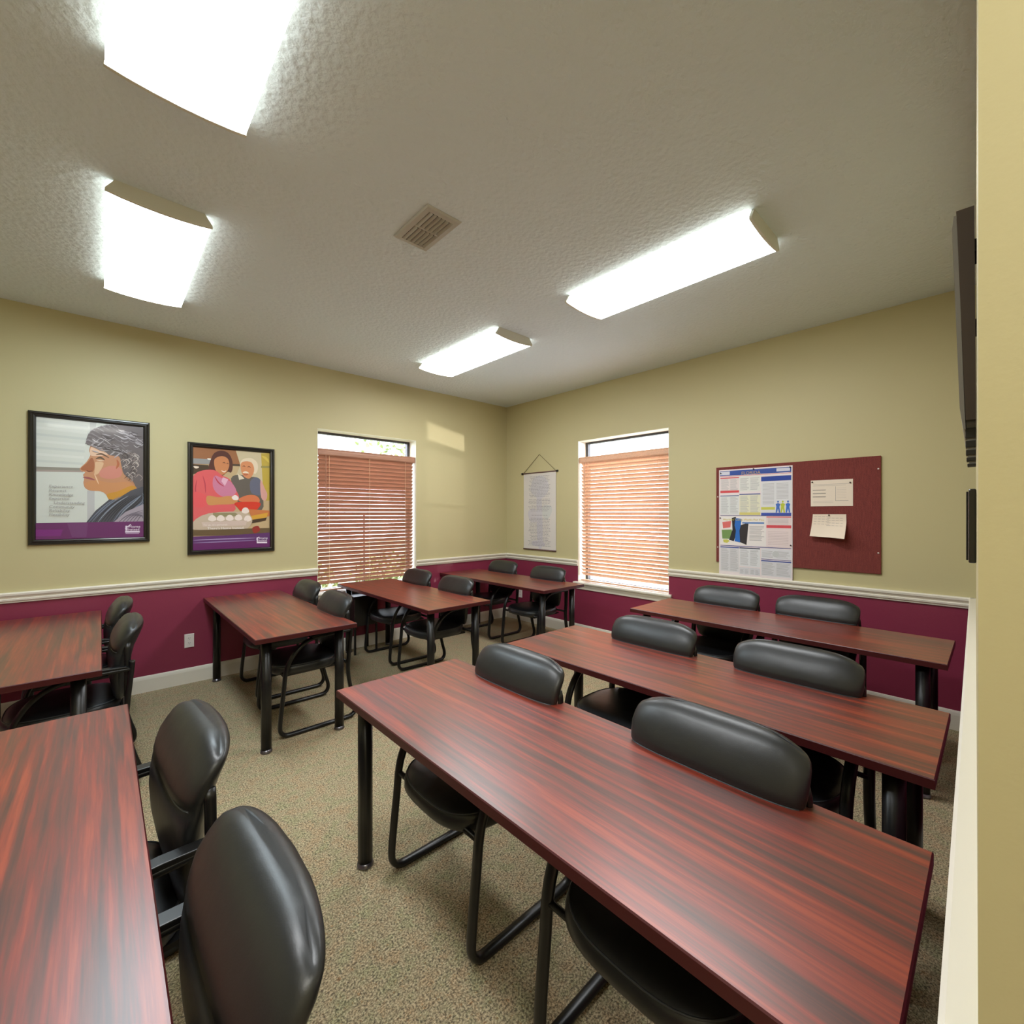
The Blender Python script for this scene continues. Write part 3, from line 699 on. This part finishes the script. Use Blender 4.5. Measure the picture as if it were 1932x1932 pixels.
# --- hanging scroll near the corner
t = thing('wall_scroll', 'narrow white text scroll hanging by a cord between corner and window', 'scroll', (UW, 4.18, 1.0))
SW, SH = .60, 1.055
MB().box((-.007, -SW/2, .01), (-.005, SW/2, SH)).build('sheet', mat('scroll_paper', (220, 212, 202), .7), t)
P = lambda a, d, z: (-.0072-d, SW/2-a, z)
pr = Print(P, SW, SH, lambda x, y: (x, y))
pr.rect(0, .02, 1, .99, (216, 210, 204))
for q, c_ in (([(.35, .06), (.62, .05), (.78, .15), (.75, .26), (.55, .34), (.35, .30), (.22, .2)], (205, 201, 205)), ([(.15, .50), (.35, .46), (.45, .56), (.38, .64), (.2, .62)], (204, 199, 204)), ([(.60, .44), (.84, .42), (.88, .5), (.75, .6), (.6, .55)], (203, 204, 200)), ([(.42, .30), (.56, .30), (.60, .90), (.45, .92)], (202, 198, 205)), ([(.3, .88), (.6, .88), (.66, .94), (.3, .94)], (200, 194, 202))):
    pr.poly(q, c_, 4)
rg = random.Random(11); y = .045
while y < .95:
    if rg.random() > .08:
        wd = rg.uniform(.24, .36); x = .5-wd
        while x < .5+wd:
            l = rg.uniform(.03, .10); pr.rect(x, y, min(x+l, .5+wd), y+.0055, (150, 146, 148)); x += l+.015
    y += .0185
pr.b.build('sheet_print', m_paper, t, weld=False)
m_dowel = mat('dowel', (104, 74, 72), .5)
MB().tube([(-.010, -SW/2-.012, SH), (-.010, SW/2+.012, SH)], .008, 10).build('top_dowel', m_dowel, t)
MB().tube([(-.010, -SW/2, .012), (-.010, SW/2, .012)], .009, 10).build('bottom_dowel', m_dowel, t)
for s in (-1, 1):
    MB().tube([(-.010, s*(SW/2+.012), SH), (-.010, s*(SW/2+.018), SH), (-.010, s*(SW/2+.03), SH), (-.010, s*(SW/2+.036), SH)], .014, 12).build('end_knob', m_black, t)
MB().tube([(-.010, -SW/2, SH+.006), (-.006, 0, SH+.245), (-.010, SW/2, SH+.006)], .0028, 6).build('hanging_cord', mat('cord_green', (92, 80, 48), .8), t)

# --- television on the front wall, seen edge-on
t = thing('wall_television', 'flat television seen edge-on, mounted high on the front wall at the right edge', 'television', FP(.84, 0, 1.72), math.atan2(fd.y, fd.x))
def tv(a, d, z): return (a, d, z)
tl = lambda z: .010*(1-(z/.5))          # the set leans: closer to the wall at the bottom
b = MB(); v = []
for a in (0, .92):
    for z, d0, d1 in ((.0, .001, .018), (.06, .001, .020), (.50, .004, .034)):
        v += [(a, d0, z), (a, d1, z)]
b.add(v, [(0,1,3,2),(2,3,5,4),(6,8,9,7),(8,10,11,9),(1,7,9,3),(3,9,11,5),(0,2,8,6),(2,4,10,8),(4,5,11,10),(0,6,7,1)]); b.build('rear_casing', m_brown, t)
b = MB(); v = []
for a in (.0, .92):
    for z, d0, d1 in ((-.02, .018, .022), (.03, .020, .028), (.46, .032, .041), (.49, .034, .038)):
        v += [(a, d0, z), (a, d1, z)]
b.add(v, [(0,1,3,2),(2,3,5,4),(4,5,7,6),(8,10,11,9),(10,12,13,11),(12,14,15,13),(1,9,11,3),(3,11,13,5),(5,13,15,7),(6,7,15,14),(0,8,9,1)]); b.build('front_bezel', m_bezel, t)
v = [(.03, .0285, .04), (.89, .0285, .04), (.89, .0412, .45), (.03, .0412, .45), (.03, .0265, .04), (.89, .0265, .04), (.89, .039, .45), (.03, .039, .45)]
MB().add(v, [(0,1,2,3),(4,7,6,5),(0,4,5,1),(1,5,6,2),(2,6,7,3),(3,7,4,0)]).build('screen', m_screen, t)
MB().box((.02, 0, .40), (.10, .006, .43)).build('wall_bracket', m_dark, t)
MB().box((.02, 0, .22), (.10, .004, .24)).build('wall_bracket', m_dark, t)
t = thing('cable_chain', 'dark segmented cable cover hanging under the edge-on television', 'cable cover', FP(.86, 0, 1.585), math.atan2(fd.y, fd.x))
z = .125
for k, (h, d) in enumerate(((.030, .019), (.022, .0185), (.018, .018), (.015, .017), (.012, .0155))):
    MB().box((0, .001, z-h), (.04, d, z-.006), 0).build('dark_link', m_dark, t, bevel=.001)
    MB().box((.004, .001, z-.007), (.036, d-.003, z+.001)).build('link_joint', m_bezel, t)
    z -= h
t = thing('wall_frame', 'thin black frame seen edge-on below the television on the front wall', 'picture frame', FP(.89, 0, 1.38), math.atan2(fd.y, fd.x))
MB().box((0, .0005, 0), (.26, .014, .18)).build('frame', m_frame, t, bevel=.003)
MB().box((.012, .014, .006), (.248, .018, .174)).build('front_panel', m_dark, t, bevel=.001)

# ------------------------------------------------------------------ tables
TW, TL, TH = .63, 1.83, .74
def make_table():
    t = thing('training_table', '', 'table', (0, 0, 0), 0, 'mahogany training tables')
    b = MB(); x, y = TW/2, TL/2; z0, z1 = TH-.030, TH; e = .003
    r0 = [(-x, -y, z0), (x, -y, z0), (x, y, z0), (-x, y, z0)]
    r1 = [(-x, -y, z1-e), (x, -y, z1-e), (x, y, z1-e), (-x, y, z1-e)]
    r2 = [(-x+e, -y+e, z1), (x-e, -y+e, z1), (x-e, y-e, z1), (-x+e, y-e, z1)]
    b.add(r0+r1+r2, [(0,3,2,1)]+[(i, (i+1) % 4, (i+1) % 4+4, i+4) for i in range(4)]+[(i+4, (i+1) % 4+4, (i+1) % 4+8, i+8) for i in range(4)], 1)
    b.add(r2, [(0, 1, 2, 3)], 0)
    b.build('tabletop', [m_wood, m_edge], t)
    for sx in (-1, 1):
        for sy in (-1, 1):
            c = (sx*(TW/2-.085), sy*(TL/2-.10)); b = MB(); r = .030; n = 32; pf = []
            for k in range(n):      # fluted tube
                a = 2*PI*k/n; rr = r*(1-.03*(k % 4 == 0)); pf.append((c[0]+rr*math.cos(a), c[1]+rr*math.sin(a)))
            b.prism(pf, lambda p, q, tt: (p, q, z0 if tt else .022), 0, True)
            b.box((c[0]-.05, c[1]-.05, z0-.006), (c[0]+.05, c[1]+.05, z0))
            lg = b.build('leg', m_black, t)
            MB().lathe(c, [(0, 0), (.030, 0), (.034, .004), (.034, .010), (.031, .013), (.031, .022), (0, .022)], 24).build('foot_ring', m_legring, lg)
    return t
T = {  # x0, y0 of the near-left corner
 'T1': (.745, .095, 'front mahogany table in the right column, cut off by the bottom edge of the photo'),
 'T2': (1.75, .118, 'middle mahogany table of the right column, with a bluish sheen'),
 'T3': (3.13, .165, 'mahogany table of the right column nearest the burgundy board'),
 'T4': (.68, 3.01, 'mahogany table in the left part standing below and right of the kitchen poster'),
 'T5': (1.885, 3.01, 'mahogany table standing in front of the window with the darker brown blind'),
 'T6': (3.20, 3.01, 'mahogany table in the far corner of the room under the text scroll'),
 'T7': (-.625, 2.95, 'mahogany table at the left edge standing against the wall below the woman poster'),
 'T8': (-.55, .525, 'red streaked mahogany table in the bottom left corner of the photo')}
tb = make_table(); first = True; TC = {}
for k, (x, y, lab) in T.items():
    p = (x+TW/2, y+TL/2, 0); TC[k] = p
    if first: tb.location = p; tb['label'] = lab; first = False
    else: dup(tb, p, 0, lab)

# ------------------------------------------------------------------ chairs (local +X is the sitter's front)
def make_chair():
    t = thing('guest_chair', '', 'chair', (0, 0, 0), 0, 'black leather sled base chairs')
    # seat cushion
    HWD = .25; xs0, xs1 = -.19, .285
    def outline(k, n, inset):
        a = 2*PI*k/n; ca, sa = math.cos(a), math.sin(a)
        e = 2/3.0
        x = (abs(ca)**e)*(1 if ca >= 0 else -1); y = (abs(sa)**e)*(1 if sa >= 0 else -1)
        cx = (xs0+xs1)/2
        return cx+x*((xs1-xs0)/2-inset), y*(HWD-inset)*(1-.05*(x < 0)*abs(x))
    n = 48; rings = []
    for z, ins in ((.398, .03), (.400, .008), (.412, .0), (.440, .0), (.455, .004), (.464, .014), (.470, .035), (.474, .08), (.476, .14), (.476, .20)):
        rg_ = []
        for k in range(n):
            x, y = outline(k, n, ins); f = max(0, (x-.16)/.12); rg_.append((x, y, z-.012*f*f*(z > .43)))
        rings.append(rg_)
    MB().loft(rings).build('seat', m_leather, t)
    st = C.objects[-1]
    pts = []
    for k in range(n):
        x, y = outline(k, n, .010); f = max(0, (x-.16)/.12); pts.append((x, y, .4625-.012*f*f))
    MB().tube(pts, .0028, 6, closed=True).build('seat_piping', m_stitch, st)
    # backrest: S-shaped padded loft, edges wrapped slightly forward
    prof = [  # z, front x, rear x, half width
        (.455, -.185, -.205, .150), (.462, -.165, -.215, .185), (.48, -.150, -.222, .208), (.53, -.140, -.226, .225), (.59, -.130, -.226, .238), (.65, -.126, -.230, .245),
        (.690, -.128, -.236, .249), (.728, -.134, -.244, .253), (.740, -.143, -.246, .251), (.750, -.136, -.252, .255), (.77, -.140, -.260, .258), (.80, -.150, -.272, .260), (.835, -.170, -.284, .259),
        (.860, -.188, -.288, .255), (.876, -.205, -.284, .248), (.885, -.224, -.272, .238), (.888, -.240, -.258, .228)]
    n = 40; rings = []
    for z, fx, rx, hw in prof:
        cx = (fx+rx)/2; th = (fx-rx)/2; rg_ = []
        for k in range(n):
            a = 2*PI*k/n; ca, sa = math.cos(a), math.sin(a)
            yy = (abs(sa)**.55)*(1 if sa >= 0 else -1); xx = (abs(ca)**.8)*(1 if ca >= 0 else -1)
            s = abs(yy)
            sag = -.030*(s**5)*max(0, (z-.80)/.09) if z > .80 else 0     # soft upper corners
            rg_.append((cx+xx*th*(1-.25*s*s)+.016*s*s, yy*hw, z+sag))
        rings.append(rg_)
    bk = MB().loft(rings).build('backrest', m_leather, t)
    # stitched seam across the front of the back
    pts = []
    for k in range(33):
        y = -.243+.486*k/32; s = abs(y)/.25
        s = min(.999, abs(y)/.251); co = math.sqrt(1-(s**(1/.55))**2); pts.append((-.1925+(co**.8)*.0515*(1-.25*s*s)+.016*s*s, y, .740))
    MB().tube(pts, .0026, 6).build('seam', m_stitch, bk)
    # side frames: one bent tube each
    path = [(-.226, .69), (-.222, .64), (-.214, .56), (-.205, .46), (-.200, .36), (-.212, .26), (-.236, .16), (-.256, .09), (-.252, .045), (-.225, .020), (-.17, .0145),
            (0, .0145), (.17, .0145), (.225, .020), (.252, .045), (.258, .08), (.252, .16), (.235, .32), (.225, .42), (.205, .49), (.165, .555), (.11, .605), (.04, .635), (-.06, .645), (-.14, .648), (-.218, .648)]
    for s in (-1, 1):
        P3 = spline([(x, s*.272, z) for x, z in path], 4)
        fr = MB().tube(P3, .0205, 10, .0135, up=(0, 1, 0)).build('sled_frame', m_black, t)
        MB().prism([(-.22, .652), (-.20, .667), (-.10, .670), (-.0, .664), (.06, .650), (.055, .640), (0, .650), (-.1, .655), (-.2, .655)], lambda x, z, tt: (x, s*.272+(.020 if tt else -.020), z)).build('armrest', m_black, t, bevel=.005)
        bw = MB(); bw.tube([(-.206, s*.248, .785), (-.206, s*.254, .76), (-.206, s*.258, .70), (-.206, s*.263, .62), (-.204, s*.266, .50)], .014, 12, .008, up=(1, 0, 0)); bw.build('back_bracket', m_black, t)
    for x, z in ((.226, .410), (-.19, .415)):
        MB().tube([(x, -.272, z), (x, .272, z)], .011, 10).build('crossbar', m_black, t)
    MB().box((-.17, -.20, .385), (.22, .20, .399)).build('seat_pan', m_black, t)
    return t
CH = [  # x (back-top column), y centre, turn in degrees, label
 (1.39, 1.44, 0, 'black leather chair at the front right table, on its end toward the windows'),
 (1.39, .585, 0, 'black leather chair with the widest looking back, at the front right table'),
 (2.37, 1.345, 0, 'black leather chair at the middle right table, beside the blue sheen on the wood'),
 (2.37, .628, 0, 'black leather chair at the middle right table, nearer the television'),
 (3.84, 1.52, 0, 'black leather chair under the FLORIDA poster, behind the rearmost right table'),
 (3.86, .89, 0, 'black leather chair under the bare right half of the burgundy board'),
 (1.41, 4.25, 0, 'black leather chair at the table by the kitchen poster, closest to the wall'),
 (1.37, 3.49, 0, 'black leather chair at the table by the kitchen poster, away from the wall'),
 (2.58, 4.30, 0, 'black leather chair at the table before the dark blind, tucked nearest the wall'),
 (2.57, 3.56, 0, 'black leather chair at the table before the dark blind, farther from the wall'),
 (3.88, 4.35, 0, 'black leather chair at the corner table, left one below the scroll'),
 (3.84, 3.52, 0, 'black leather chair at the corner table, right one beside the window sill'),
 (.125, 4.28, 0, 'black leather chair at the left edge table, half hidden, closest to the wall'),
 (.14, 3.50, 0, 'black leather chair at the left edge table, nearer of its pair'),
 (.228, 1.625, 3, 'black leather chair at the bottom left table, farther one with a bluish sheen'),
 (.222, .885, 1.5, 'black leather chair in the bottom left foreground, its back cut off by the photo edge')]
ch = make_chair()
for i, (x, y, r, lab) in enumerate(CH):
    p = (x-.238, y, 0); rz = PI+math.radians(r)
    if i == 0: ch.location = p; ch.rotation_euler = (0, 0, rz); ch['label'] = lab
    else: dup(ch, p, rz, lab)

# small black stand under the window, half hidden by the table
t = thing('side_stand', 'small black stand under the window sill behind the table', 'stand', (2.10, 4.712, 0))
MB().box((-.14, -.13, .600), (.14, .13, .62)).build('top', m_black, t, bevel=.003)
MB().box((-.13, -.12, .30), (.13, .12, .60)).build('body', m_dark, t, bevel=.003)
for sx in (-1, 1):
    for sy in (-1, 1): MB().box((sx*.12-.009, sy*.11-.009, 0), (sx*.12+.009, sy*.11+.009, .30)).build('leg', m_black, t)

# ------------------------------------------------------------------ outside the windows
struct(MB().box((-8, VW+WD+.01, -.4), (26, 30, -.3)).build('lawn', m_grass))
struct(MB().box((UW+WD+.01, -20, -.4), (26, VW+WD+.01, -.3)).build('pavement', mat('concrete', (206, 198, 192), .9)))
def foliage(name, label, cat, c, rad, n, leaf, parent_trunk=None, seed=0):
    rg = random.Random(seed); b = MB()
    for k in range(n):
        d = Vector((rg.gauss(0, 1), rg.gauss(0, 1), rg.gauss(0, 1))).normalized()*rg.random()**.4
        p = Vector(c)+Vector((d.x*rad[0], d.y*rad[1], d.z*rad[2]))
        a = Vector((rg.uniform(-1, 1), rg.uniform(-1, 1), rg.uniform(-1, 1))).normalized()*leaf
        e = a.cross(Vector((rg.uniform(-1, 1), rg.uniform(-1, 1), rg.uniform(-1, 1)))).normalized()*leaf*.5
        b.add([p-a, p+e, p+a, p-e], [(0, 1, 2, 3)])
    return b
for i, (x, y, s) in enumerate(((2.0, 6.6, 11), (3.5, 6.9, 12), (5.0, 6.7, 13))):
    t = thing('shrub', 'green shrub outside glimpsed through the lower slats of the darker blind', 'shrub', (x, y, -.3), 0, 'shrubs outside the window')
    foliage('', '', '', (0, 0, .62), (.65, .5, .55), 1100, .05, seed=s).build('leaves', m_leaf, t, weld=False)
    MB().tube([(0, 0, 0), (.02, 0, .3), (0, .03, .7)], .03, 8).build('stem', m_bark, t)
t = thing('tree', 'pale tree seen above the darker blind through the bare strip of glass', 'tree', (8.2, 12.0, -.3))
foliage('', '', '', (-.3, 0, 4.2), (2.9, 1.6, 1.6), 1300, .10, seed=21).build('leaves', m_leaf, t, weld=False)
MB().tube([(0, 0, 0), (.05, 0, 1.5), (0, .1, 3.0), (.1, 0, 4.6)], .13, 10).build('trunk', m_bark, t)
